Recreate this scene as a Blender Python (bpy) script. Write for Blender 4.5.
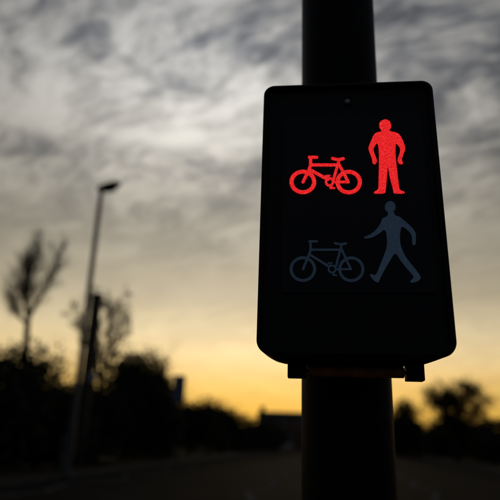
import bpy, bmesh, math, random
import numpy as np
from mathutils import Vector, Matrix, noise as mnoise

random.seed(7)
rad = math.radians
for o in list(bpy.data.objects):
    bpy.data.objects.remove(o)
scene = bpy.context.scene
COL = scene.collection

# ------------------------------------------------------------------ camera
FPX = 565.0                                   # focal length in pixels of the 500 px photograph
CAM = Vector((0, 0, 1.0))
UPC = Vector((53, 1678, -FPX)).normalized()   # world up in camera axes (from the vertical vanishing point)
FWC = Vector((0, 0, -1)); FWC = (FWC - UPC * FWC.dot(UPC)).normalized()
RTC = FWC.cross(UPC)
C2W = Matrix((RTC, FWC, UPC))                 # rows: world X, Y, Z in camera axes
cam_d = bpy.data.cameras.new('camera')
cam = bpy.data.objects.new('camera', cam_d); COL.objects.link(cam)
cam.matrix_world = Matrix.Translation(CAM) @ C2W.to_4x4()
cam_d.sensor_width = 36; cam_d.lens = 36 * FPX / 500
cam_d.clip_start = 0.02; cam_d.clip_end = 5000
scene.camera = cam
cam_d.dof.use_dof = True
cam_d.dof.focus_distance = 0.63
cam_d.dof.aperture_fstop = 4.0

def ray(x, y):                                # direction through a photograph pixel
    return (C2W @ Vector((x - 250, 250 - y, -FPX))).normalized()
def at(x, y, dist):                           # the point on that ray at a horizontal distance
    d = ray(x, y); return CAM + d * (dist / math.hypot(d.x, d.y))

# road frame: s runs along the road, t to the right of it
RAZ = ray(340, 441); RAZ = math.atan2(RAZ.x, RAZ.y)
RS = Vector((math.sin(RAZ), math.cos(RAZ), 0)); RT = Vector((math.cos(RAZ), -math.sin(RAZ), 0))
def road(s, t, z=0.0): return RS * s + RT * t + Vector((0, 0, z))
def dist_at(x, t):                            # horizontal distance where pixel column x meets the line t
    d = ray(x, 441); h = Vector((d.x, d.y, 0)).normalized(); return t / h.dot(RT)

# ------------------------------------------------------------------ world and sun
SUN = ray(290, 415)
SAZ = math.atan2(SUN.x, SUN.y); SEL = rad(3)
world = bpy.data.worlds.new('World'); scene.world = world; world.use_nodes = True
W = world.node_tree; W.nodes.clear()
def wn(kind, **kw):
    n = W.nodes.new(kind)
    for k, v in kw.items(): setattr(n, k, v)
    return n
def put(sock, v):
    if hasattr(v, 'is_output'): W.links.new(v, sock)
    else: sock.default_value = v
def wm(op, a, b=0.0, clamp=False):
    n = wn('ShaderNodeMath', operation=op, use_clamp=clamp); put(n.inputs[0], a); put(n.inputs[1], b); return n.outputs[0]
def wv(op, a, b=None, scale=None):
    n = wn('ShaderNodeVectorMath', operation=op); put(n.inputs[0], a)
    if b is not None: put(n.inputs[1], b)
    if scale is not None: put(n.inputs['Scale'], scale)
    return n.outputs['Value'] if op in ('DOT_PRODUCT', 'LENGTH') else n.outputs['Vector']
def wmix(f, a, b, blend='MIX'):
    n = wn('ShaderNodeMix', data_type='RGBA', blend_type=blend); put(n.inputs[0], f); put(n.inputs[6], a); put(n.inputs[7], b); return n.outputs[2]
def wrange(v, a, b, c, d):
    n = wn('ShaderNodeMapRange', interpolation_type='SMOOTHSTEP'); put(n.inputs[0], v)
    for i, q in enumerate((a, b, c, d)): n.inputs[i + 1].default_value = q
    return n.outputs[0]
def wnoise(vec, scale, detail, rough, dist=0.0):
    n = wn('ShaderNodeTexNoise'); put(n.inputs['Vector'], vec); n.inputs['Scale'].default_value = scale
    n.inputs['Detail'].default_value = detail; n.inputs['Roughness'].default_value = rough; n.inputs['Distortion'].default_value = dist
    return n.outputs[0]
tc = wn('ShaderNodeTexCoord').outputs['Generated']
dirn = wv('NORMALIZE', tc)
sep = wn('ShaderNodeSeparateXYZ'); W.links.new(dirn, sep.inputs[0]); dz = sep.outputs[2]
dzc = wm('MAXIMUM', dz, 0.0)
ramp = wn('ShaderNodeValToRGB'); W.links.new(dzc, ramp.inputs[0])
stops = [(0.0, (.80, .41, .05)), (.05, (.95, .56, .105)), (.09, (1.00, .65, .20)), (.135, (1.02, .77, .39)), (.18, (.84, .69, .42)),
         (.235, (.54, .465, .325)), (.32, (.39, .355, .28)), (.44, (.385, .362, .32)), (.60, (.42, .41, .395)), (.85, (.26, .265, .28))]
el = ramp.color_ramp.elements
while len(el) < len(stops): el.new(0.5)
for e, (p, c) in zip(el, stops): e.position = p; e.color = (*c, 1)
# cloud sheet: noise on a plane overhead, seen in perspective
inv = wm('DIVIDE', 1.0, wm('ADD', dzc, 0.16))
plane = wv('SCALE', dirn, scale=inv)
mp = wn('ShaderNodeMapping'); W.links.new(plane, mp.inputs[0])
mp.inputs['Location'].default_value = (-8.8, -2.5, 0); mp.inputs['Rotation'].default_value = (0, 0, rad(35)); mp.inputs['Scale'].default_value = (1.0, 1.0, 0.0)
def wnoise_col(vec, scale, detail):
    n = wn('ShaderNodeTexNoise'); put(n.inputs['Vector'], vec); n.inputs['Scale'].default_value = scale; n.inputs['Detail'].default_value = detail
    return n.outputs['Color']
warp = wv('SCALE', wv('SUBTRACT', wnoise_col(mp.outputs[0], 2.4, 3), (.5, .5, .5)), scale=.34)
cp = wv('ADD', mp.outputs[0], warp)
n_big = wnoise(cp, 2.3, 3, .5)
n_mid = wnoise(wv('MULTIPLY', cp, (1.0, 1.7, 1.0)), 6.5, 8, .62)
n_fin = wnoise(wv('MULTIPLY', cp, (1.0, 2.6, 1.0)), 17.0, 6, .6, .4)
cl = wm('ADD', wm('ADD', wm('MULTIPLY', n_big, .50), wm('MULTIPLY', n_mid, .42)), wm('MULTIPLY', n_fin, .20))
high = wrange(dzc, .24, .56, .12, 1.0)
dens = wrange(cl, .42, .70, -1.0, 1.0)
amp = wm('MULTIPLY', dens, high)
spot = ray(190, 90)
g = wm('POWER', wm('MAXIMUM', wv('DOT_PRODUCT', dirn, tuple(spot)), 0.0), 60.0)
bright = wm('MULTIPLY', wm('ADD', 1.0, wm('MULTIPLY', amp, .68)), wm('ADD', 1.0, wm('MULTIPLY', g, .50)))
cloud = wv('SCALE', ramp.outputs[0], scale=bright)
cloud = wmix(wm('MULTIPLY', wrange(amp, -.9, .1, .75, 0.0), high), cloud, wv('MULTIPLY', cloud, (.78, .85, 1.0)))
# the sky dims smoothly away from the sunset; steep falloff also bakes in lens vignetting
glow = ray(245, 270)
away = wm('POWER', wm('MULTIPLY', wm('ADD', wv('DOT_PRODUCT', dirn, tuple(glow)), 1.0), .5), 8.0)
cloud = wv('SCALE', wmix(wrange(away, .0, .35, .0, 1.0), (.30, .36, .47, 1), cloud), scale=wm('ADD', wm('MULTIPLY', away, .95), .15))  # bluish floor opposite the glow, raised to brighten the unlit symbols
sky = wn('ShaderNodeTexSky', sky_type='NISHITA', sun_disc=False)
sky.sun_elevation = SEL; sky.sun_rotation = SAZ; sky.air_density = 1.5; sky.dust_density = 3.0
STR = 0.08
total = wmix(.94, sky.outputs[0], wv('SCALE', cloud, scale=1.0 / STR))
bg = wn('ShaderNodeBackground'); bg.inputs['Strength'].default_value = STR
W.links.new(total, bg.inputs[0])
wo = wn('ShaderNodeOutputWorld'); W.links.new(bg.outputs[0], wo.inputs[0])

sun_d = bpy.data.lights.new('sun', 'SUN'); sun_d.energy = 0.2; sun_d.angle = rad(12); sun_d.color = (1.0, .72, .38)
sun = bpy.data.objects.new('sun', sun_d); COL.objects.link(sun)
sv = Vector((math.sin(SAZ) * math.cos(SEL), math.cos(SAZ) * math.cos(SEL), math.sin(SEL)))
sun.rotation_euler = sv.to_track_quat('Z', 'Y').to_euler(); sun.location = (0, 30, 20)
vs = scene.view_settings
vs.view_transform = 'Standard'; vs.look = 'None'; vs.exposure = 0.0; vs.gamma = 1.0; vs.use_curve_mapping = False

# ------------------------------------------------------------------ materials
def mat(name, col, rough=.6, metal=0.0, var=.25, scale=8.0, bump=0.0, spec=.5, bscale=None, coords='Object'):
    m = bpy.data.materials.new(name); m.use_nodes = True; t = m.node_tree
    b = t.nodes['Principled BSDF']; b.inputs['Roughness'].default_value = rough; b.inputs['Metallic'].default_value = metal
    b.inputs['Specular IOR Level'].default_value = spec
    tcn = t.nodes.new('ShaderNodeTexCoord'); nz = t.nodes.new('ShaderNodeTexNoise')
    nz.inputs['Scale'].default_value = scale; nz.inputs['Detail'].default_value = 6
    t.links.new(tcn.outputs[coords], nz.inputs['Vector'])
    cr = t.nodes.new('ShaderNodeValToRGB'); t.links.new(nz.outputs[0], cr.inputs[0])
    cr.color_ramp.elements[0].position = .3; cr.color_ramp.elements[1].position = .7
    cr.color_ramp.elements[0].color = (*[c * (1 - var) for c in col], 1); cr.color_ramp.elements[1].color = (*[min(1, c * (1 + var)) for c in col], 1)
    t.links.new(cr.outputs[0], b.inputs['Base Color'])
    if bump:
        bp = t.nodes.new('ShaderNodeBump'); bp.inputs['Strength'].default_value = bump; bp.inputs['Distance'].default_value = .01
        n2 = t.nodes.new('ShaderNodeTexNoise'); n2.inputs['Scale'].default_value = bscale or scale * 6; n2.inputs['Detail'].default_value = 4
        t.links.new(tcn.outputs[coords], n2.inputs['Vector']); t.links.new(n2.outputs[0], bp.inputs['Height']); t.links.new(bp.outputs[0], b.inputs['Normal'])
    return m
M = {
    'grass': mat('grass_blades', (.02, .03, .009), .9, scale=1.5, bump=.6, spec=.1),
    'asphalt': mat('dark_asphalt', (.024, .0205, .017), .9, scale=.7, var=.3, bump=.2, bscale=60, spec=.006),
    'paving': mat('worn_paving', (.036, .031, .024), .85, scale=1.2, bump=.2, bscale=30, spec=.04),
    'kerb': mat('kerb_concrete', (.05, .048, .045), .9, scale=4, bump=.3, spec=.02),
    'paint': mat('road_paint', (.13, .125, .12), .9, scale=6, var=.5, spec=.0),
    'plastic': mat('black_plastic', (.008, .008, .0085), .55, scale=40, bump=.06, bscale=900, spec=.25),
    'window': mat('tinted_polycarbonate', (.004, .004, .007), .42, scale=12, var=.2, spec=.3),
    'sensor': mat('grey_sensor_lens', (.45, .45, .5), .3, scale=50),
    'lens': mat('unlit_blue_grey_lens', (.42, .64, .86), .5, scale=260, var=.14, spec=.2),
    'lens2': mat('unlit_blue_lens_print', (.32, .50, .69), .5, scale=260, var=.14, spec=.2),
    'brown': mat('rusty_brown_steel', (.60, .19, .05), .55, metal=.0, scale=60, var=.4, bump=.2),
    'steel': mat('dull_steel', (.30, .30, .29), .4, metal=.8, scale=50),
    'pole': mat('black_pole_paint', (.006, .006, .007), .55, scale=20, var=.3, bump=.05, bscale=300, spec=.08),
    'galv': mat('galvanised_steel', (.06, .062, .06), .6, metal=.0, scale=9, var=.2),
    'lampblack': mat('dark_lamp_casting', (.012, .012, .012), .6, scale=9),
    'glass': mat('lamp_glass', (.05, .05, .05), .3, scale=9),
    'timber': mat('weathered_timber', (.06, .045, .03), .8, scale=7, bump=.4),
    'bark': mat('dark_bark', (.032, .025, .018), .9, scale=9, bump=.5, spec=.1),
    'twig': mat('brown_twigs', (.055, .040, .022), .9, scale=9, spec=.1),
    'leaf': mat('evergreen_leaf', (.020, .030, .010), .75, scale=5, var=.5, spec=.12),
    'leaf2': mat('dry_olive_leaf', (.050, .045, .014), .75, scale=5, var=.5, spec=.12),
    'brick': mat('soot_brick', (.14, .075, .05), .9, scale=3, bump=.3, spec=.1),
    'roof': mat('slate_roof', (.05, .05, .055), .8, scale=3),
    'white': mat('white_paint', (.55, .53, .5), .6, scale=3, var=.1),
    'pane': mat('dark_window_pane', (.02, .022, .025), .15, scale=3),
    'sign': mat('blue_grey_sign_sheet', (.10, .15, .22), .5, scale=3, var=.1),
    'silver': mat('pale_grey_enamel', (.38, .38, .38), .5, scale=6),
}
def emission_mat(name):
    m = bpy.data.materials.new(name); m.use_nodes = True; t = m.node_tree; t.nodes.clear()
    o = t.nodes.new('ShaderNodeOutputMaterial'); e = t.nodes.new('ShaderNodeEmission'); t.links.new(e.outputs[0], o.inputs[0])
    tcn = t.nodes.new('ShaderNodeTexCoord'); v = t.nodes.new('ShaderNodeTexNoise')
    v.inputs['Scale'].default_value = 1000; v.inputs['Detail'].default_value = 2; t.links.new(tcn.outputs['Object'], v.inputs['Vector'])
    cr = t.nodes.new('ShaderNodeValToRGB'); t.links.new(v.outputs[0], cr.inputs[0])
    cs = [(.28, (.48, .004, .007)), (.45, (.74, .012, .016)), (.60, (.88, .026, .028)), (.76, (1.0, .11, .085))]
    while len(cr.color_ramp.elements) < 4: cr.color_ramp.elements.new(.5)
    for q, (p, c) in zip(cr.color_ramp.elements, cs): q.position = p; q.color = (*c, 1)
    t.links.new(cr.outputs[0], e.inputs[0]); e.inputs[1].default_value = 1.0
    return m
M['red'] = emission_mat('lit_red_led_grain')

# ------------------------------------------------------------------ helpers
def obj(name, me, m, parent=None, smooth=False):
    if isinstance(me, bmesh.types.BMesh):
        d = bpy.data.meshes.new(name); me.to_mesh(d); me.free(); me = d
    if m and not me.materials: me.materials.append(M[m])
    if smooth:
        for p in me.polygons: p.use_smooth = True
    o = bpy.data.objects.new(name, me); COL.objects.link(o)
    if parent:
        o.parent = parent; o.matrix_parent_inverse = parent.matrix_world.inverted()
    return o
def thing(name, label, cat, loc, group=None, rz=0):
    o = bpy.data.objects.new(name, None); COL.objects.link(o); o.empty_display_size = .2
    o.matrix_world = Matrix.Translation(loc) @ Matrix.Rotation(rz, 4, 'Z')
    o['label'] = label; o['category'] = cat
    if group: o['group'] = group
    return o
def structure(name, bm, m):
    o = obj(name, bm, m); o['kind'] = 'structure'; return o
def frame_matrix(origin, x, y):
    z = x.cross(y); return Matrix.Translation(origin) @ Matrix((x, y, z)).transposed().to_4x4()
def box(bm, mtx, x0, x1, y0, y1, z0, z1, bevel=0.0, seg=2):
    q = bmesh.ops.create_cube(bm, size=1.0)['verts']
    for v in q: v.co = Vector((x0 + (v.co.x + .5) * (x1 - x0), y0 + (v.co.y + .5) * (y1 - y0), z0 + (v.co.z + .5) * (z1 - z0)))
    if bevel:
        es = {e for v in q for e in v.link_edges}
        r = bmesh.ops.bevel(bm, geom=list(es), offset=bevel, segments=seg, affect='EDGES', profile=.5)
        q = list({v for f in r['faces'] for v in f.verts} | {v for v in q if v.is_valid})
    for v in q: v.co = mtx @ v.co
I4 = Matrix.Identity(4)
def tube(bm, pts, rs, n=6, caps=True):
    rings = []; prev = None
    for i, p in enumerate(pts):
        d = (pts[min(i + 1, len(pts) - 1)] - pts[max(i - 1, 0)]).normalized()
        a = d.orthogonal().normalized() if prev is None else (prev - d * prev.dot(d)).normalized()
        prev = a; b = d.cross(a)
        rings.append([bm.verts.new(p + (a * math.cos(k * math.tau / n) + b * math.sin(k * math.tau / n)) * rs[i]) for k in range(n)])
    for r0, r1 in zip(rings, rings[1:]):
        for k in range(n): bm.faces.new((r0[k], r0[(k + 1) % n], r1[(k + 1) % n], r1[k]))
    if caps: bm.faces.new(rings[0][::-1]); bm.faces.new(rings[-1])
def strip(bm, quads):
    for q in quads: bm.faces.new([bm.verts.new(p) for p in q])

# ------------------------------------------------------------------ ground, road, pavements
bm = bmesh.new()
R0 = 2500; rings = [0, 20, 60, 150, 400, R0]; prev = None; nseg = 48
c0 = bm.verts.new((0, 0, -.13))
for r in rings[1:]:
    cur = [bm.verts.new((r * math.cos(k * math.tau / nseg), r * math.sin(k * math.tau / nseg), -.13)) for k in range(nseg)]
    for k in range(nseg):
        if prev is None: bm.faces.new((c0, cur[k], cur[(k + 1) % nseg]))
        else: bm.faces.new((prev[k], cur[k], cur[(k + 1) % nseg], prev[(k + 1) % nseg]))
    prev = cur
structure('ground', bm, 'grass')
TL, TR = -6.7, 7.3
def ribbon(t0, t1, z, s0=-60, s1=170, n=46):
    b = bmesh.new(); prev = None
    for i in range(n + 1):
        s = s0 + (s1 - s0) * i / n
        bend = max(0, s - 95) ** 2 * .004               # the road curves away to the right far ahead
        cur = [b.verts.new(road(s, t + bend, z)) for t in (t0, t1)]
        if prev: b.faces.new((prev[0], prev[1], cur[1], cur[0]))
        prev = cur
    return b
road_o = structure('road', ribbon(TL, TR, -.12), 'asphalt')
for side, (a, b_) in (('left', (TL - 2.0, TL - .13)), ('right', (TR + .13, TR + 2.2))):
    p = structure('pavement_' + side, ribbon(a, b_, 0.0), 'paving')
    k0, k1 = (TL - .13, TL) if side == 'left' else (TR, TR + .13)
    # kerb stones: each its own piece near the crossing, a plain run beyond
    bmk = bmesh.new(); box(bmk, I4, -.455, .455, -.065, .065, -.14, .004, .012, 1)
    km = bpy.data.meshes.new('kerb_stone'); bmk.to_mesh(km); bmk.free(); km.materials.append(M['kerb'])
    for i in range(60):
        s = -2 + i * .92; o = bpy.data.objects.new('kerb_stone', km); COL.objects.link(o); o.parent = p
        o.matrix_local = Matrix.Translation(road(s, (k0 + k1) / 2)) @ Matrix.Rotation(math.atan2(RS.y, RS.x), 4, 'Z')
    far = ribbon(k0, k1, .004, 53.2, 170, 26)
    ext = bmesh.ops.extrude_face_region(far, geom=list(far.faces))
    for v in ext['geom']:
        if isinstance(v, bmesh.types.BMVert): v.co.z -= .14
    obj('kerb_run', far, 'kerb', p)
# refuge island under the camera
ib = bmesh.new()
vs_ = []
for k in range(40):
    a = k * math.tau / 40
    sx = 5.5 * (1 if math.cos(a) > 0 else -1) + 1.1 * math.cos(a); vs_.append(ib.verts.new(road(sx - .5, .25 + 1.1 * math.sin(a), 0.0)))
f = ib.faces.new(vs_)
f.normal_update()
if f.normal.z < 0: f.normal_flip()
ext = bmesh.ops.extrude_face_region(ib, geom=[f])
for v in ext['geom']:
    if isinstance(v, bmesh.types.BMVert): v.co.z -= .14
isl = structure('refuge_island', ib, 'paving')
# painted markings, parts of the road
def marking(name, pts, w):
    b = bmesh.new()
    for (s0, t0), (s1, t1) in zip(pts, pts[1:]):
        d = Vector((s1 - s0, t1 - t0, 0)).normalized(); n = Vector((-d.y, d.x, 0)) * (w / 2)
        b.faces.new([b.verts.new(road(q.x, q.y, -.116)) for q in (Vector((s0, t0, 0)) - n, Vector((s1, t1, 0)) - n, Vector((s1, t1, 0)) + n, Vector((s0, t0, 0)) + n)])
    bmesh.ops.recalc_face_normals(b, faces=b.faces)
    for f in b.faces:
        if f.normal.z < 0: f.normal_flip()
    return obj(name, b, 'paint', road_o)
for t_ in (TL + .45, -1.9, 2.2, TR - .45):
    for i in range(9):
        s0 = 7.5 + i * 2.15; sg = .22 if i % 2 else -.22
        marking('zigzag_marking', [(s0, t_ - sg), (s0 + 2.0, t_ + sg)], .12)
for i in range(16):
    marking('lane_marking', [(28 + i * 6, .25), (32 + i * 6, .25)], .12)
# traffic studs line of the crossing on either side of the island
for i in range(22):
    t_ = TL + .6 + i * .62
    if -1.1 < t_ < 1.6: continue
    marking('crossing_stud', [(2.6, t_ - .05), (2.6, t_ + .05)], .1)

# ------------------------------------------------------------------ the near-side crossing signal
DB = 0.60
C0 = at(348, 86, DB)
def plane_for(yaw):
    n = Vector((math.sin(yaw), -math.cos(yaw), 0)); return n
def on_plane(x, y, n, p):
    d = ray(x, y); return CAM + d * ((p - CAM).dot(n) / d.dot(n))
lo, hi = -1.0, 0.6                             # yaw at which the top edge is level
def lev(yaw):
    n = plane_for(yaw); return on_plane(264, 86.8, n, C0).z - on_plane(432, 81, n, C0).z
ys = [lo + (hi - lo) * i / 400 for i in range(401)]
YAW = min(ys, key=lambda q: abs(lev(q)))
NF = plane_for(YAW)
XF = Vector((math.cos(YAW), math.sin(YAW), 0)); ZF = Vector((0, 0, 1))
A = on_plane(348, 86, NF, C0)
FM = Matrix.Translation(A) @ Matrix((XF, ZF, NF)).transposed().to_4x4()   # x right, y up, z towards the viewer, origin at the top middle of the face
FMI = FM.inverted()
def face(x, y):                               # photograph pixel -> (x, y) on the face
    q = FMI @ on_plane(x, y, NF, C0); return q.x, q.y
corners = [face(264, 86.5), face(432, 81), face(458.3, 358), face(255.8, 354)]
print('FACE yaw', math.degrees(YAW), 'corners', [(round(a, 4), round(b, 4)) for a, b in corners], 'A', A)
unit = thing('crossing_signal', 'black crossing signal box with lit red bicycle and standing figure, clamped to black pole', 'traffic signal', FM @ Vector((0, -.36, -.05)))

def rounded(pts, r, seg=8):                   # rounded polygon outline
    out = []; n = len(pts)
    for i in range(n):
        p = Vector(pts[i]).to_2d(); a = Vector(pts[i - 1]).to_2d(); b = Vector(pts[(i + 1) % n]).to_2d(); rr = r[i]
        u = (a - p).normalized(); v = (b - p).normalized(); ang = u.angle(v); d = rr / math.tan(ang / 2)
        c = p + (u + v).normalized() * (rr / math.sin(ang / 2)); s = p + u * d; e = p + v * d
        a0 = math.atan2(s.y - c.y, s.x - c.x); a1 = math.atan2(e.y - c.y, e.x - c.x)
        da = (a1 - a0 + math.pi) % math.tau - math.pi
        out += [(c.x + rr * math.cos(a0 + da * k / seg), c.y + rr * math.sin(a0 + da * k / seg)) for k in range(seg + 1)]
    return out
def loft(name, loops, m, parent, smooth=False, caps=True):
    b = bmesh.new(); rings = [[b.verts.new(FM @ Vector(p)) for p in L] for L in loops]
    for r0, r1 in zip(rings, rings[1:]):
        n = len(r0)
        for k in range(n): b.faces.new((r0[k], r0[(k + 1) % n], r1[(k + 1) % n], r1[k]))
    if caps: b.faces.new(rings[0]); b.faces.new(rings[-1])
    bmesh.ops.recalc_face_normals(b, faces=b.faces)
    return obj(name, b, m, parent, smooth)
(x0, yt0), (x1, yt1), (x2, yb2), (x3, yb3) = corners
TOP = max(yt0, yt1); BOT = (yb2 + yb3) / 2
def back_y(z, y):                              # height of a pixel row on a plane set back from the face
    q = FM @ Vector((0, 0, z)); return (FMI @ on_plane(357, y, NF, q)).y
def shell(i, z, low=0.0, rb=.016, side=None):
    sd_ = i if side is None else side
    return [(p[0], p[1], z) for p in rounded([(x0 + sd_, TOP - i), (x1 - sd_, TOP - i), (x2 - sd_, BOT + i - low), (x3 + sd_, BOT + i - low)], [max(.002, .0135 - i), max(.002, .0135 - i), max(.003, rb - i), max(.003, rb - i)], 10)]
LOW = BOT - back_y(-.094, 366.0)
print('LOW', LOW)
body = loft('housing', [shell(.0065, -.004), shell(.006, .0), shell(.004, .0024), shell(.0018, .0024), shell(.0004, .0012), shell(0, -.002), shell(0, -.02, LOW * .3, .018),
                        shell(0, -.04, LOW * .58, .020, 0), shell(0, -.06, LOW * .80, .023, .0), shell(0, -.08, LOW * .95, .026, .001), shell(.0005, -.094, LOW, .028, .004), shell(.006, -.098, LOW, .03, .010)], 'plastic', unit)
wnd = [(p[0], p[1]) for p in rounded([face(284, 114), face(421, 112), face(437, 292), face(281, 292)], [.004] * 4)]
loft('display_window', [[(a, b, -.0035) for a, b in wnd], [(a, b, -.0018) for a, b in wnd]], 'window', unit)
disp = bpy.data.objects['display_window']
sx, sy = face(347.5, 100.5)
b = bmesh.new()
bmesh.ops.create_uvsphere(b, u_segments=16, v_segments=8, radius=.0034)
for v in b.verts: v.co = FM @ (Vector((sx, sy, -.0019)) + Vector((v.co.x, v.co.y, v.co.z * .6)))
obj('light_sensor', b, 'sensor', unit, True)
b = bmesh.new()
for a in (0,):
    tube(b, [FM @ Vector((sx, sy, -.0038)), FM @ Vector((sx, sy, -.0020))], [.0055, .0052], 20)
obj('sensor_bezel', b, 'plastic', unit)

# symbols: traced as fields, cut into clean flat plates
def sdf_ellipse_ring(X, Y, cx, cy, rx, ry, w):
    k = np.sqrt(((X - cx) / rx) ** 2 + ((Y - cy) / ry) ** 2); return w / 2 - np.abs((k - 1) * (rx + ry) / 2)
def sdf_ellipse(X, Y, cx, cy, rx, ry):
    return (1 - np.sqrt(((X - cx) / rx) ** 2 + ((Y - cy) / ry) ** 2)) * min(rx, ry)
def sdf_line(X, Y, pts, w):
    out = np.full(X.shape, -1e9)
    for (ax, ay), (bx, by) in zip(pts, pts[1:]):
        dx, dy = bx - ax, by - ay; t = np.clip(((X - ax) * dx + (Y - ay) * dy) / (dx * dx + dy * dy), 0, 1)
        out = np.maximum(out, w / 2 - np.hypot(X - ax - t * dx, Y - ay - t * dy))
    return out
def sdf_poly(X, Y, pts):
    ins = np.zeros(X.shape, bool); d = np.full(X.shape, 1e9); n = len(pts)
    for i in range(n):
        (ax, ay), (bx, by) = pts[i], pts[(i + 1) % n]; dx, dy = bx - ax, by - ay
        t = np.clip(((X - ax) * dx + (Y - ay) * dy) / (dx * dx + dy * dy + 1e-9), 0, 1)
        d = np.minimum(d, np.hypot(X - ax - t * dx, Y - ay - t * dy))
        if ay != by:
            ins ^= ((ay > Y) != (by > Y)) & (X < (bx - ax) * (Y - ay) / (by - ay) + ax)
    return np.where(ins, d, -d)
def symbol(name, fn, bbox, m, parent, pitch=.34, z0=-.0012, z1=-.0006, label=None):
    xs = np.arange(bbox[0], bbox[2], pitch); yy = np.arange(bbox[1], bbox[3], pitch)
    X, Y = np.meshgrid(xs, yy); F = fn(X, Y) + 1e-4
    b = bmesh.new(); cache = {}
    def vert(key, x, y):
        if key not in cache:
            fx, fy = face(x, y); cache[key] = b.verts.new((fx, fy, z1))
        return cache[key]
    for j in range(len(yy) - 1):
        for i in range(len(xs) - 1):
            c = [(i, j), (i + 1, j), (i + 1, j + 1), (i, j + 1)]
            fv = [F[q[1], q[0]] for q in c]
            if max(fv) <= 0: continue
            poly = []
            for k in range(4):
                p, q = c[k], c[(k + 1) % 4]; a, e = fv[k], fv[(k + 1) % 4]
                if a > 0: poly.append(vert(p, xs[p[0]], yy[p[1]]))
                if (a > 0) != (e > 0):
                    t = a / (a - e); key = (min(p, q), max(p, q), 'e')
                    poly.append(vert(key, xs[p[0]] + t * (xs[q[0]] - xs[p[0]]), yy[p[1]] + t * (yy[q[1]] - yy[p[1]])))
            if len(poly) >= 3:
                try: b.faces.new(poly)
                except ValueError: pass
    r = bmesh.ops.extrude_face_region(b, geom=list(b.faces))
    top = [v for v in r['geom'] if isinstance(v, bmesh.types.BMVert)]
    for v in top: v.co.z = z0
    bmesh.ops.recalc_face_normals(b, faces=b.faces)
    for v in b.verts: v.co = FM @ v.co
    o = obj(name, b, m, parent)
    if label: o['label'] = label
    return o
def Z(pts, ox, oy, k): return [(ox + a / k, oy + c / k) for a, c in pts]
def bike(k, oy, dy, rearx, w, wf, dark=False):
    ox = 285.0
    def fn(X, Y):
        L = lambda pts, ww: sdf_line(X, Y, Z(pts, ox, oy, k), ww)
        cy = (215 + dy); rx_ = rearx
        parts = [sdf_ellipse_ring(X, Y, ox + 105 / k, oy + cy / k, (78 / k - w / 2), (72 + dy * .25) / k - w / 2, w),
                 sdf_ellipse_ring(X, Y, ox + rx_ / k, oy + (cy + 1) / k, (77 / k - w / 2), (72 + dy * .25) / k - w / 2, w),
                 L([(143, 70 - dy * .3), (187, 70 - dy * .3)], wf), L([(150, 72 - dy * .3), (151, 116), (140, 146), (106, cy)], wf * 1.08),
                 L([(152, 115), (rx_ - 65, 115)], wf), L([(145, 143), (252, 200 + dy * .7)], wf * 1.08),
                 L([(rx_ - 58, 90), (rx_ - 90, 203 + dy * .6)], wf), L([(rx_ - 96, 77), (rx_ - 60, 84), (rx_ - 32, 78)], wf),
                 L([(rx_ - 58, 110), (rx_ - 3, cy)], wf), L([(rx_ - 92, cy), (rx_ - 3, cy)], wf * .9),
                 sdf_ellipse_ring(X, Y, ox + (rx_ - 113) / k, oy + cy / k, 3.5, 3.5, wf * .8),
                 L([(rx_ - 113, cy + 20), (rx_ - 97, cy + 34)], wf * .7), L([(rx_ - 109, cy + 36), (rx_ - 85, cy + 36)], wf * .6),
                 L([(rx_ - 120, cy - 20), (rx_ - 128, cy - 34)], wf * .6), L([(rx_ - 136, cy - 35), (rx_ - 112, cy - 37)], wf * .55)]
        out = parts[0]
        for p in parts[1:]: out = np.maximum(out, p)
        return out
    return fn
symbol('bicycle_symbol', bike(5.88, 145, 0, 375, 3.9, 2.9), (286, 153, 366, 198), 'red', disp, label='lit red bicycle symbol with two spokeless wheels')
symbol('bicycle_symbol', bike(5.88, 230, 14, 390, 3.0, 2.35), (286, 236, 370, 286), 'lens2', disp, label='unlit blue-grey bicycle symbol below the lit one')
man = Z([(124, 106), (122, 117), (95, 122), (76, 135), (64, 165), (45, 208), (58, 245), (68, 270), (69, 292), (82, 301), (95, 287), (92, 268), (79, 238), (73, 212), (99, 174), (106, 235), (106, 300), (104, 380), (103, 440), (80, 451), (76, 462),
         (140, 462), (144, 440), (150, 370), (155, 302), (165, 370), (185, 440), (186, 462), (250, 462), (246, 451), (220, 442), (214, 400), (205, 320), (197, 250), (198, 175), (227, 213), (216, 252), (208, 275), (214, 293), (232, 301), (241, 293), (231, 275), (241, 245), (254, 212), (240, 170), (222, 135), (200, 122), (166, 116), (163, 106)], 360, 110, 5.55)
def chaikin(p):
    n = len(p); out = []
    for i in range(n):
        a, c = p[i], p[(i + 1) % n]
        out += [(a[0] * .8 + c[0] * .2, a[1] * .8 + c[1] * .2), (a[0] * .2 + c[0] * .8, a[1] * .2 + c[1] * .8)]
    return out
man = chaikin(chaikin(man))
def red_man(X, Y):
    h = sdf_ellipse(X, Y, 385.3, 125.0, 6.0, 5.9) + .35 * np.sin(X * 2.6 + Y * 1.7) * np.sin(Y * 2.9 - X)
    return np.maximum(sdf_poly(X, Y, man), h)
symbol('standing_person_symbol', red_man, (366, 117, 408, 196), 'red', disp, label='lit red standing figure symbol')
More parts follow.
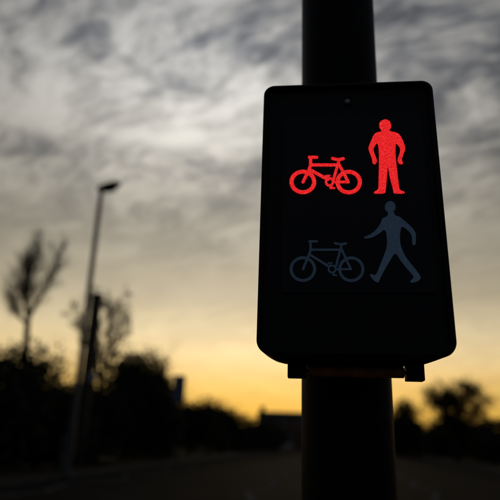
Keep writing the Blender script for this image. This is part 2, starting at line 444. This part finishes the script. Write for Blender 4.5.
walk = Z([(174, 90), (172, 111), (145, 120), (135, 150), (110, 184), (80, 208), (48, 219), (50, 230), (95, 222), (130, 201), (155, 180), (165, 195), (170, 250), (165, 285), (140, 350), (110, 425), (86, 414), (76, 421), (95, 445), (115, 462), (128, 456), (136, 430), (175, 360), (213, 299),
          (240, 345), (285, 400), (314, 430), (290, 454), (295, 462), (330, 456), (347, 440), (345, 424), (315, 385), (270, 330), (241, 270), (236, 220), (244, 160), (280, 185), (300, 210), (302, 262), (320, 265), (322, 200), (302, 170), (268, 140), (236, 113), (209, 106), (208, 88)], 355, 195, 5.267)
walk = chaikin(chaikin(walk))
def blue_man(X, Y):
    return np.maximum(sdf_poly(X, Y, walk), sdf_ellipse(X, Y, 355 + 186 / 5.267, 195 + 62 / 5.267, 5.4, 5.9))
symbol('walking_person_symbol', blue_man, (362, 199, 424, 286), 'lens', disp, label='unlit blue-grey walking figure symbol')

# pole
PD = 0.757
pb = at(348.7, 490, PD); POLE = Vector((pb.x, pb.y, 0)); PR = .0575
pole = thing('signal_pole', 'thick round black pole rising behind the crossing signal box', 'pole', POLE)
b = bmesh.new()
tube(b, [POLE + Vector((0, 0, z)) for z in (-.13, .25, .5, 1.0, 1.5, 2.0, 3.2)], [PR] * 7, 64)
obj('shaft', b, 'pole', pole, True)
b = bmesh.new(); tube(b, [POLE + Vector((0, 0, z)) for z in (3.2, 3.215, 3.24, 3.25)], [PR + .004, PR + .005, PR - .005, .01], 48)
obj('cap', b, 'plastic', pole)
b = bmesh.new(); tube(b, [POLE + Vector((0, 0, z)) for z in (-.001, .03, .05)], [PR + .03, PR + .025, PR + .001], 48)
obj('base_collar', b, 'plastic', pole)

# mounting bracket, hinge
local_pole = FMI @ Vector((POLE.x, POLE.y, A.z))
for yy_ in (TOP - .06, BOT + .075):
    b = bmesh.new()
    box(b, FM, local_pole.x - .045, local_pole.x + .045, yy_ - .012, yy_ + .012, local_pole.z + PR * .8, -.095, .002)
    obj('mounting_block', b, 'plastic', unit)
for yy_ in (TOP - .06, BOT + .075):
    b = bmesh.new(); pc = FM @ Vector((local_pole.x, yy_, local_pole.z))
    pts = [pc + Vector((math.cos(a) * (PR + .0012), math.sin(a) * (PR + .0012), 0)) for a in [k * math.tau / 48 for k in range(48)]]
    lo_ = [b.verts.new(p - Vector((0, 0, .008))) for p in pts]; hi_ = [b.verts.new(p + Vector((0, 0, .008))) for p in pts]
    for k in range(48): b.faces.new((lo_[k], lo_[(k + 1) % 48], hi_[(k + 1) % 48], hi_[k]))
    obj('clamp_band', b, 'steel', unit, True)
# hinge under the housing: plane parallel to the face, set back
HZ = -.062
HP = FM @ Vector((0, 0, HZ))
def hface(x, y):
    q = FMI @ on_plane(x, y, NF, HP); return q.x, q.y
for xa, xb, yb, gap in ((287.5, 306.5, 377.3, 1), (406.8, 425, 380.5, -1)):
    a, lowy = hface(xa, yb); c, _ = hface(xb, yb)
    b = bmesh.new(); box(b, FM, a, c, lowy, BOT + .004, HZ - .014, HZ + .002, .0008)
    obj('hinge_lug', b, 'plastic', unit)
a, ya = hface(308.3, 371); c, yc = hface(404.8, 371.5)
hy = (ya + yc) / 2
b = bmesh.new(); tube(b, [FM @ Vector((x, hy, HZ - .006)) for x in (a, a + .0008, c - .0008, c)], [.0054, .0062, .0062, .0054], 24)
obj('hinge_barrel', b, 'brown', unit, True)
b = bmesh.new(); tube(b, [FM @ Vector((x, hy, HZ - .006)) for x in (a - .008, c + .008)], [.0017, .0017], 12)
obj('hinge_pin', b, 'steel', unit, True)
b = bmesh.new(); box(b, FM, a + .0002, c - .0002, hy + .0035, BOT + .004, HZ - .010, HZ - .004, .0008, 1)
obj('hinge_leaf', b, 'plastic', unit)

# ------------------------------------------------------------------ street furniture
# lamp column on the left kerb
ld = 15.6
lt = at(101.5, 190, ld); lb = Vector((lt.x, lt.y, 0)); LH = lt.z
lamp = thing('street_lamp', 'tall grey street lamp column with black flat lantern, left of the signal box', 'street lamp', lb)
b = bmesh.new(); tube(b, [lb + Vector((0, 0, z)) for z in (-.05, .02, 1.3, 1.34, LH - .25, LH)], [.092, .092, .09, .080, .066, .062], 20)
obj('column', b, 'galv', lamp, True)
head = at(106.5, 184.5, ld) - at(100.0, 187.0, ld); hd = Vector((head.x, head.y, 0)).normalized()
hd = (hd + Vector((0, -.25, 0))).normalized(); side = Vector((-hd.y, hd.x, 0))
b = bmesh.new()
prof = [(-.13, .07, .0, .09), (-.08, .10, -.05, .13), (.15, .16, -.06, .17), (.38, .17, -.04, .17), (.52, .11, .0, .13), (.56, .04, .04, .09)]
rings = []
for d, hw, zlo, zhi in prof:
    rings.append([b.verts.new(lb + Vector((0, 0, LH + .02)) + (hd * math.cos(rad(14)) + Vector((0, 0, math.sin(rad(14))))) * d + side * (hw * math.cos(k * math.tau / 14)) + Vector((0, 0, (zlo + zhi) / 2 + (zhi - zlo) / 2 * math.sin(k * math.tau / 14)))) for k in range(14)])
for r0, r1 in zip(rings, rings[1:]):
    for k in range(14): b.faces.new((r0[k], r0[(k + 1) % 14], r1[(k + 1) % 14], r1[k]))
b.faces.new(rings[0]); b.faces.new(rings[-1]); bmesh.ops.recalc_face_normals(b, faces=b.faces)
lant = obj('lantern', b, 'lampblack', lamp, True)
b = bmesh.new(); mtx = frame_matrix(lb + Vector((0, 0, LH - .02)), (hd * math.cos(rad(14)) + Vector((0, 0, math.sin(rad(14))))), side)
box(b, mtx, .08, .42, -.11, .11, -.05, -.03, .01, 1); obj('lens', b, 'glass', lant)
b = bmesh.new(); mtx = frame_matrix(lb, RS, Vector((0, 0, 1))); box(b, mtx, -.05, .05, .45, 1.05, .10, .116, .004, 1); obj('access_door', b, 'galv', lamp)

# thick timber post further off, with a pale box on it
pd = 21.0
ptop = at(97.5, 294, pd); pbase = Vector((at(91.5, 400, pd).x, at(91.5, 400, pd).y, 0)); pbase = Vector((ptop.x, ptop.y, 0))
post = thing('utility_pole', 'dark timber pole half as tall as the lamp, rising through the sparse tree', 'pole', pbase)
b = bmesh.new(); tube(b, [pbase + Vector((0, 0, z)) for z in (-.2, 1, 3, ptop.z - .02, ptop.z)], [.215, .21, .20, .19, .18], 16); obj('shaft', b, 'timber', post, True)
b = bmesh.new(); mtx = frame_matrix(ptop, Vector((1, 0, 0)), Vector((0, 1, 0))); box(b, mtx, -.14, .22, -.1, .1, -.16, -.02, .02, 1); obj('top_bracket', b, 'lampblack', post)
g_ = at(92, 377.5, pd - .2); b = bmesh.new(); box(b, frame_matrix(g_, Vector((1, 0, 0)), Vector((0, 1, 0))), -.14, .14, -.08, .08, -.16, .16, .02, 1); obj('equipment_box', b, 'silver', post)

# sign panel at the end of the big shrub
sd = 29.5
p0 = at(174, 375, sd); p1 = at(186, 375, sd); p2 = at(180, 402, sd)
sgc = Vector(((p0.x + p1.x) / 2, (p0.y + p1.y) / 2, 0)); shw = (p1 - p0).length / 2
sign = thing('road_sign', 'tall blue-grey sign panel beside the big dark shrub', 'sign', sgc)
ux = Vector((p1.x - p0.x, p1.y - p0.y, 0)).normalized(); mtx = frame_matrix(sgc, ux, Vector((0, 0, 1)))
b = bmesh.new(); box(b, mtx, -shw, shw, p2.z, p0.z, -.012, .012, .004, 1); obj('panel', b, 'sign', sign)
for sg in (-1, 1):
    b = bmesh.new(); cpos = sgc + ux * sg * shw * .55 - mtx.to_3x3() @ Vector((0, 0, .052)); tube(b, [cpos + Vector((0, 0, -.1)), cpos + Vector((0, 0, p0.z - .05))], [.038, .038], 12); obj('post', b, 'galv', sign, True)
for h in (p2.z + .25, p0.z - .3):
    b = bmesh.new(); box(b, mtx, -shw * .9, shw * .9, h - .02, h + .02, -.026, -.013, 0)
    obj('rail', b, 'galv', sign)

# bollard on the left pavement
bd = 17.2; bb = at(61.5, 452, bd); bb = Vector((bb.x, bb.y, 0)); bh = at(61.5, 436, bd).z
bol = thing('bollard', 'short dark bollard with pale band at the far left kerb', 'bollard', bb)
b = bmesh.new(); tube(b, [bb + Vector((0, 0, z)) for z in (-.02, .03, bh - .06, bh - .015, bh)], [.085, .075, .065, .055, .02], 16); obj('shaft', b, 'lampblack', bol, True)
b = bmesh.new(); tube(b, [bb + Vector((0, 0, z)) for z in (bh - .42, bh - .09)], [.0735, .068], 16, False); obj('reflective_band', b, 'kerb', bol, True)

# ------------------------------------------------------------------ house at the end of the left side
hs = 104.0
HA = at(257, 441, hs); HA.z = 0; HB = at(304, 441, hs); HB.z = 0
hx = (HB - HA).normalized(); hw_ = (HB - HA).length + 3; hn = Vector((hx.y, -hx.x, 0))
hz = at(280, 412.5, hs).z
HM = Matrix.Translation(HA) @ Matrix((hx, -hn, Vector((0, 0, 1)))).transposed().to_4x4()   # x along front, y into depth
house = thing('house', 'dark flat-topped house at the far end of the road, left of the pole', 'house', HA)
b = bmesh.new(); box(b, HM, 0, hw_, 0, 7, -.15, hz - .45); obj('wall', b, 'brick', house)
b = bmesh.new()
box(b, HM, -.3, hw_ + .3, -.35, 7.35, hz - .45, hz - .2, .03, 1)
rv = [b.verts.new(HM @ Vector(p)) for p in ((-.3, -.35, hz - .198), (hw_ + .3, -.35, hz - .198), (hw_ + .3, 7.35, hz - .198), (-.3, 7.35, hz - .198), (.9, 2.5, hz + .25), (hw_ - 1, 2.5, hz + .25), (hw_ - 1, 4.5, hz + .25), (.9, 4.5, hz + .25))]
for q in ((0, 1, 5, 4), (1, 2, 6, 5), (2, 3, 7, 6), (3, 0, 4, 7), (4, 5, 6, 7)): b.faces.new([rv[k] for k in q])
roof = obj('roof', b, 'roof', house)
b = bmesh.new(); box(b, HM, .35, 1.25, 1.2, 2.0, hz - .3, hz + 1.05, .03, 1); box(b, HM, .28, 1.32, 1.13, 2.07, hz + .9, hz + 1.06, 0); obj('chimney', b, 'brick', roof)
for wx, wz, ww, wh in ((1.0, 3.5, 1.3, 1.2), (3.6, 3.5, 1.6, 1.2), (6.6, 3.5, 1.3, 1.2), (1.0, .9, 1.5, 1.3)):
    wz = min(wz, hz - 1.9) if wz > 2 else wz
    b = bmesh.new()
    for q in ((wx, wx + .07, wz, wz + wh), (wx + ww - .07, wx + ww, wz, wz + wh), (wx + .07, wx + ww - .07, wz, wz + .07), (wx + .07, wx + ww - .07, wz + wh - .07, wz + wh), (wx + ww / 2 - .03, wx + ww / 2 + .03, wz + .07, wz + wh - .07)):
        box(b, HM, q[0], q[1], -.05, .02, q[2], q[3])
    w_ = obj('window', b, 'white', house)
    b = bmesh.new(); box(b, HM, wx + .05, wx + ww - .05, -.02, .01, wz + .05, wz + wh - .05); obj('pane', b, 'pane', w_)
b = bmesh.new(); box(b, HM, 4.0, 6.1, -.04, .02, -.1, 2.25, .01, 1); gd = obj('garage_door', b, 'silver', house)
b = bmesh.new()
for k in range(4): box(b, HM, 4.1, 6.0, -.055, -.042, .05 + k * .55, .5 + k * .55, .005, 1)
obj('door_panel', b, 'silver', gd)

# ------------------------------------------------------------------ trees and shrubs
def leaf_mesh(clumps, n, size, seed, flat=.5):
    r = np.random.default_rng(seed)
    w = np.array([c[1][0] * c[1][1] * c[1][2] for c in clumps]) ** .8; w /= w.sum()
    idx = r.choice(len(clumps), n, p=w)
    cen = np.array([tuple(c[0]) for c in clumps])[idx]; rr = np.array([c[1] for c in clumps])[idx]
    d = r.normal(size=(n, 3)); d /= np.linalg.norm(d, axis=1)[:, None]
    P = cen + d * rr * (r.random(n) ** .42)[:, None] * (1 + .22 * r.normal(size=n))[:, None]
    P[:, 2] = np.maximum(P[:, 2], .03)
    u = r.normal(size=(n, 3)); u /= np.linalg.norm(u, axis=1)[:, None]
    v = np.cross(u, r.normal(size=(n, 3))); v /= np.linalg.norm(v, axis=1)[:, None]
    L = (size * (.6 + .8 * r.random(n)))[:, None]
    V = np.stack([P - u * L, P + v * L * flat, P + u * L, P - v * L * flat], 1).reshape(-1, 3)
    me = bpy.data.meshes.new('foliage')
    me.vertices.add(n * 4); me.vertices.foreach_set('co', V.astype(np.float32).ravel())
    me.loops.add(n * 4); me.loops.foreach_set('vertex_index', np.arange(n * 4, dtype=np.int32))
    me.polygons.add(n); me.polygons.foreach_set('loop_start', np.arange(0, n * 4, 4, dtype=np.int32)); me.polygons.foreach_set('loop_total', np.full(n, 4, np.int32))
    me.update(calc_edges=True); return me
def grow(bm, p, d, length, r, depth, rng, up=.12, spread=.55, tips=None, kids=(3, 4), rmin=.004):
    seg = 4; pts = [p]; q = p.copy(); dd = d.copy()
    for i in range(seg):
        dd = (dd + Vector((rng.gauss(0, .12), rng.gauss(0, .12), rng.gauss(0, .08) + up * .3))).normalized(); q = q + dd * (length / seg); pts.append(q)
    rs = [max(r * (1 - .62 * i / seg), rmin) for i in range(seg + 1)]
    tube(bm, pts, rs, 7 if depth > 2 else (5 if depth > 0 else 3), False)
    if tips is not None and depth <= 1: tips += pts[2:]
    if depth <= 0: return
    for k in range(rng.randint(*kids)):
        i = rng.choice([2, 3, 4, 4]) if k else 4
        base = pts[i]; a = rng.uniform(0, math.tau); o = dd.orthogonal().normalized(); o2 = dd.cross(o)
        nd = (dd + (o * math.cos(a) + o2 * math.sin(a)) * spread * rng.uniform(.5, 1.4) + Vector((0, 0, up))).normalized()
        grow(bm, base, nd, length * rng.uniform(.55, .82), rs[i] * rng.uniform(.55, .8), depth - 1, rng, up, spread, tips, kids, rmin)
def shrub(name, label, cat, x, ytop, t, wid, n, size, leaf, seed, group=None, twiggy=0, dist=None, lowdens=1.0, base=0.0):
    rng = random.Random(seed)
    dist = dist or dist_at(x, t); top = at(x, ytop, dist); c = Vector((top.x, top.y, base)); H = top.z - base
    o = thing(name, label, cat, c, group)
    b = bmesh.new(); tips = []
    for k in range(5):
        a = rng.uniform(0, math.tau); grow(b, c + Vector((math.cos(a), math.sin(a), 0)) * .03 + Vector((0, 0, -.15)), Vector((math.cos(a) * .3, math.sin(a) * .3, 1)).normalized(), H * .42, .05, 3 if twiggy else 2, rng, .2, .5, tips)
    obj('stem', b, 'bark', o)
    clumps = []
    for k in range(16):
        f = rng.random(); a = rng.uniform(0, math.tau); rr = wid * .5 * math.sqrt(rng.random()) * (1.0 - .45 * f ** 2)
        s = rng.uniform(.22, .36)
        cz = H * (.12 + .66 * f)
        clumps.append((c + Vector((math.cos(a) * rr, math.sin(a) * rr * .8, cz)), (wid * s, wid * s * .8, min(H * s * .9, H * 1.0 - cz))))
    clumps.append((c + Vector((0, 0, H * .35)), (wid * .5, wid * .4, H * .38)))
    clumps.append((c + Vector((rng.uniform(-.1, .1) * wid, 0, H * .78)), (wid * .22, wid * .2, H * .2)))
    obj('foliage', leaf_mesh(clumps, n, size, seed), leaf, o)
    return o
G1 = 'shrubs along the left side of the road'
TLH = -10.2
shrub('shrub', 'dense dark shrub directly under the forked bare tree', 'shrub', 6, 342, TLH, 3.4, 9000, .10, 'leaf', 1, G1)
shrub('shrub', 'dark broad shrub cut by the left edge of the picture', 'shrub', -24, 340, TLH, 3.6, 9000, .10, 'leaf', 2, G1)
shrub('shrub', 'low gappy shrub with sunset glow showing through, left of the lamp column', 'shrub', 46, 380, TLH, 3.4, 9000, .10, 'leaf', 4, G1)
shrub('shrub', 'sparse olive shrub rising over the low gappy shrub, left of the lamp column', 'shrub', 46, 347, TLH - 1.4, 3.8, 2300, .075, 'leaf2', 3, G1, twiggy=1)
shrub('shrub', 'low dark shrub at the foot of the lamp column and timber pole', 'shrub', 86, 384, TLH, 3.4, 9000, .10, 'leaf', 5, G1)
shrub('shrub', 'big dark rounded shrub between the timber pole and the blue-grey sign', 'shrub', 133, 348, TLH, 4.4, 21000, .11, 'leaf', 6, G1)
shrub('shrub', 'lower dark shoulder shrub directly left of the blue-grey sign', 'shrub', 160, 362, TLH - .4, 3.0, 9000, .10, 'leaf', 7, G1)
shrub('shrub', 'thin wispy shrub peeking over the big dark shrub', 'shrub', 155, 343, TLH - 2.0, 2.6, 1300, .06, 'leaf2', 8, G1, twiggy=1)
shrub('shrub', 'low dark shrub just right of the blue-grey sign', 'shrub', 192, 399, TLH + .3, 4.0, 9000, .11, 'leaf', 9, G1)
shrub('shrub', 'small twiggy shrub poking up right of the sign, before the house', 'shrub', 209, 398, TLH - .5, 3.2, 5000, .10, 'leaf2', 10, G1, twiggy=1)
shrub('shrub', 'low sloping dark shrub midway between the sign and the house', 'shrub', 224, 407, TLH, 5.0, 9000, .12, 'leaf', 11, G1)
shrub('shrub', 'dark shrub tapering down nearest the left end of the house', 'shrub', 243, 415, TLH, 6.5, 9000, .14, 'leaf', 12, G1)
shrub('shrub', 'low dark shrub in front of the house wall', 'shrub', 258, 424, TLH + .5, 6.0, 8000, .15, 'leaf', 13, G1)
G2 = 'shrubs and trees along the right side of the road'
TRH = 11.0
shrub('shrub', 'dark upright evergreen just right of the pole below the hinge', 'shrub', 404, 396, None, 3.4, 9000, .14, 'leaf', 21, G2, dist=62)
shrub('shrub', 'low dark shrub at the foot of the round bare tree', 'shrub', 458, 418, TRH, 5.0, 9000, .13, 'leaf', 22, G2)
shrub('shrub', 'low dark shrub at the right edge of the picture', 'shrub', 490, 417, TRH, 4.4, 9000, .12, 'leaf', 23, G2)
shrub('shrub', 'low dark shrub left of the round bare tree, past a gap', 'shrub', 441, 421, TRH - .3, 3.6, 8000, .13, 'leaf', 24, G2)
shrub('shrub', 'low dark shrub between the pole and the gap', 'shrub', 418, 421, None, 4.4, 8000, .15, 'leaf', 25, G2, dist=75)
shrub('shrub', 'dark shrub cut by the right edge, rightmost of the row', 'shrub', 514, 416, TRH, 4.4, 8000, .12, 'leaf', 26, G2)

def px_plane(dist):                            # a vertical plane across the view at a tree's distance
    return lambda x, y, dep=0: at(x, y, dist) + Vector((0, 1, 0)) * dep
# forked bare tree on the left
td = 24.0; P = px_plane(td); rng = random.Random(31)
tb = at(27, 400, td); tb.z = 0
tr = thing('bare_tree', 'bare winter tree with two forked limbs at far left, above the shrubs', 'tree', tb)
b = bmesh.new(); tw = bmesh.new()
limbs = [([tb + Vector((0, 0, -.2)), P(26, 345), P(28, 318)], (.17, .13, .11)),
         ([P(28, 318), P(36, 300, .2), P(47, 282, .3), P(55, 268, .2), P(61, 252, .1)], (.10, .08, .06, .045, .02)),
         ([P(28, 318), P(27, 300, -.2), P(32, 280, -.4), P(38, 266, -.4), P(43, 252, -.5)], (.09, .07, .05, .035, .015)),
         ([P(27, 305), P(20, 290, .5), P(18, 274, .6), P(22, 258, .6)], (.06, .05, .03, .012)),
         ([P(28, 325), P(18, 318, .3), P(10, 308, .4), P(7, 298, .5)], (.05, .04, .025, .01)),
         ([P(27, 310), P(34, 296, -.8), P(36, 276, -1.0)], (.05, .035, .012))]
for pts, rs in limbs: tube(b, pts, rs, 9, True)
for pts, rs in limbs[1:]:
    for i in range(len(pts) - 1):
        for k in range(19):
            f = rng.random(); q = pts[i].lerp(pts[i + 1], f); ax = (pts[i + 1] - pts[i]).normalized()
            nd = (ax + Vector((rng.gauss(0, .42), rng.gauss(0, .5), .2))).normalized()
            grow(tw, q, nd, rng.uniform(.35, .75) * (1 - .08 * i), .013, 2, rng, .14, .55, None, (2, 4), .0045)
obj('trunk', b, 'bark', tr); obj('crown', tw, 'twig', tr)

# sparse young tree around the timber pole
td = 23.0; P = px_plane(td); rng = random.Random(37)
tb = at(100, 400, td); tb.z = 0
tr = thing('young_tree', 'sparse young tree with a few leaves around the timber pole', 'tree', tb)
b = bmesh.new(); tw = bmesh.new(); tips = []
limbs = [([tb + Vector((0, 0, -.2)), P(100, 385)], (.10, .08)),
         ([P(100, 385), P(104, 355, .1), P(109, 328, .2), P(110, 306, .2)], (.06, .045, .03, .01)),
         ([P(100, 385), P(110, 362, -.3), P(119, 345, -.4), P(123, 326, -.4)], (.05, .04, .025, .01)),
         ([P(100, 385), P(92, 358, .3), P(82, 342, .3), P(75, 320, .4)], (.05, .04, .025, .01)),
         ([P(100, 380), P(98, 350, -.4), P(100, 325, -.5), P(99, 306, -.5)], (.05, .035, .02, .008))]
for pts, rs in limbs: tube(b, pts, rs, 8, True)
for pts, rs in limbs[1:]:
    for i in range(len(pts) - 1):
        for k in range(9):
            q = pts[i].lerp(pts[i + 1], rng.random()); ax = (pts[i + 1] - pts[i]).normalized()
            grow(tw, q, (ax + Vector((rng.gauss(0, .4), rng.gauss(0, .4), .1))).normalized(), rng.uniform(.35, .6), .016, 2, rng, .15, .5, tips, (2, 3), .008)
obj('trunk', b, 'bark', tr); crown = obj('crown', tw, 'twig', tr)
sel = [tips[i] for i in range(0, len(tips), 4)]
obj('foliage', leaf_mesh([(p, (.13, .13, .16)) for p in sel], 3000, .048, 5), 'leaf2', tr)

# round bare tree on the right
td = 46.0; rng = random.Random(41)
tb = at(455, 440, td); tb.z = 0; ctop = at(455, 374, td).z
tr = thing('bare_tree', 'round-crowned bare tree on the right, behind the low shrubs', 'tree', tb)
b = bmesh.new(); tw = bmesh.new()
tube(b, [tb + Vector((0, 0, z)) for z in (-.2, .8, 2.2, 3.0)], (.26, .2, .17, .15), 12, True)
for k in range(27):
    a = k * 2.4; e = rng.uniform(.1, 1.35) if k < 12 else rng.uniform(.7, 1.5); start = tb + Vector((0, 0, rng.uniform(1.5, 2.9)))
    d = Vector((math.cos(a) * math.cos(e), math.sin(a) * math.cos(e), math.sin(e)))
    grow(tw, start, d, (ctop - 2.6) * (rng.uniform(.30, .42) if k < 12 else rng.uniform(.18, .30)), .10, 5, rng, .05, .7, None, (3, 4), .011)
obj('trunk', b, 'bark', tr); obj('crown', tw, 'twig', tr)

# far-off wood closing the view
clumps = []; rng = random.Random(50)
for i in range(70):
    s = rng.uniform(205, 250); t = -60 + i * 2.6
    h = rng.uniform(3.0, 5.0)
    clumps.append((road(s, t, h * .35), (5, 5, h * .6)))
wood = obj('distant_wood', leaf_mesh(clumps, 26000, .42, 51), 'leaf'); wood['kind'] = 'stuff'
wood['label'] = 'low dark band of distant woodland on the horizon'; wood['category'] = 'woodland'
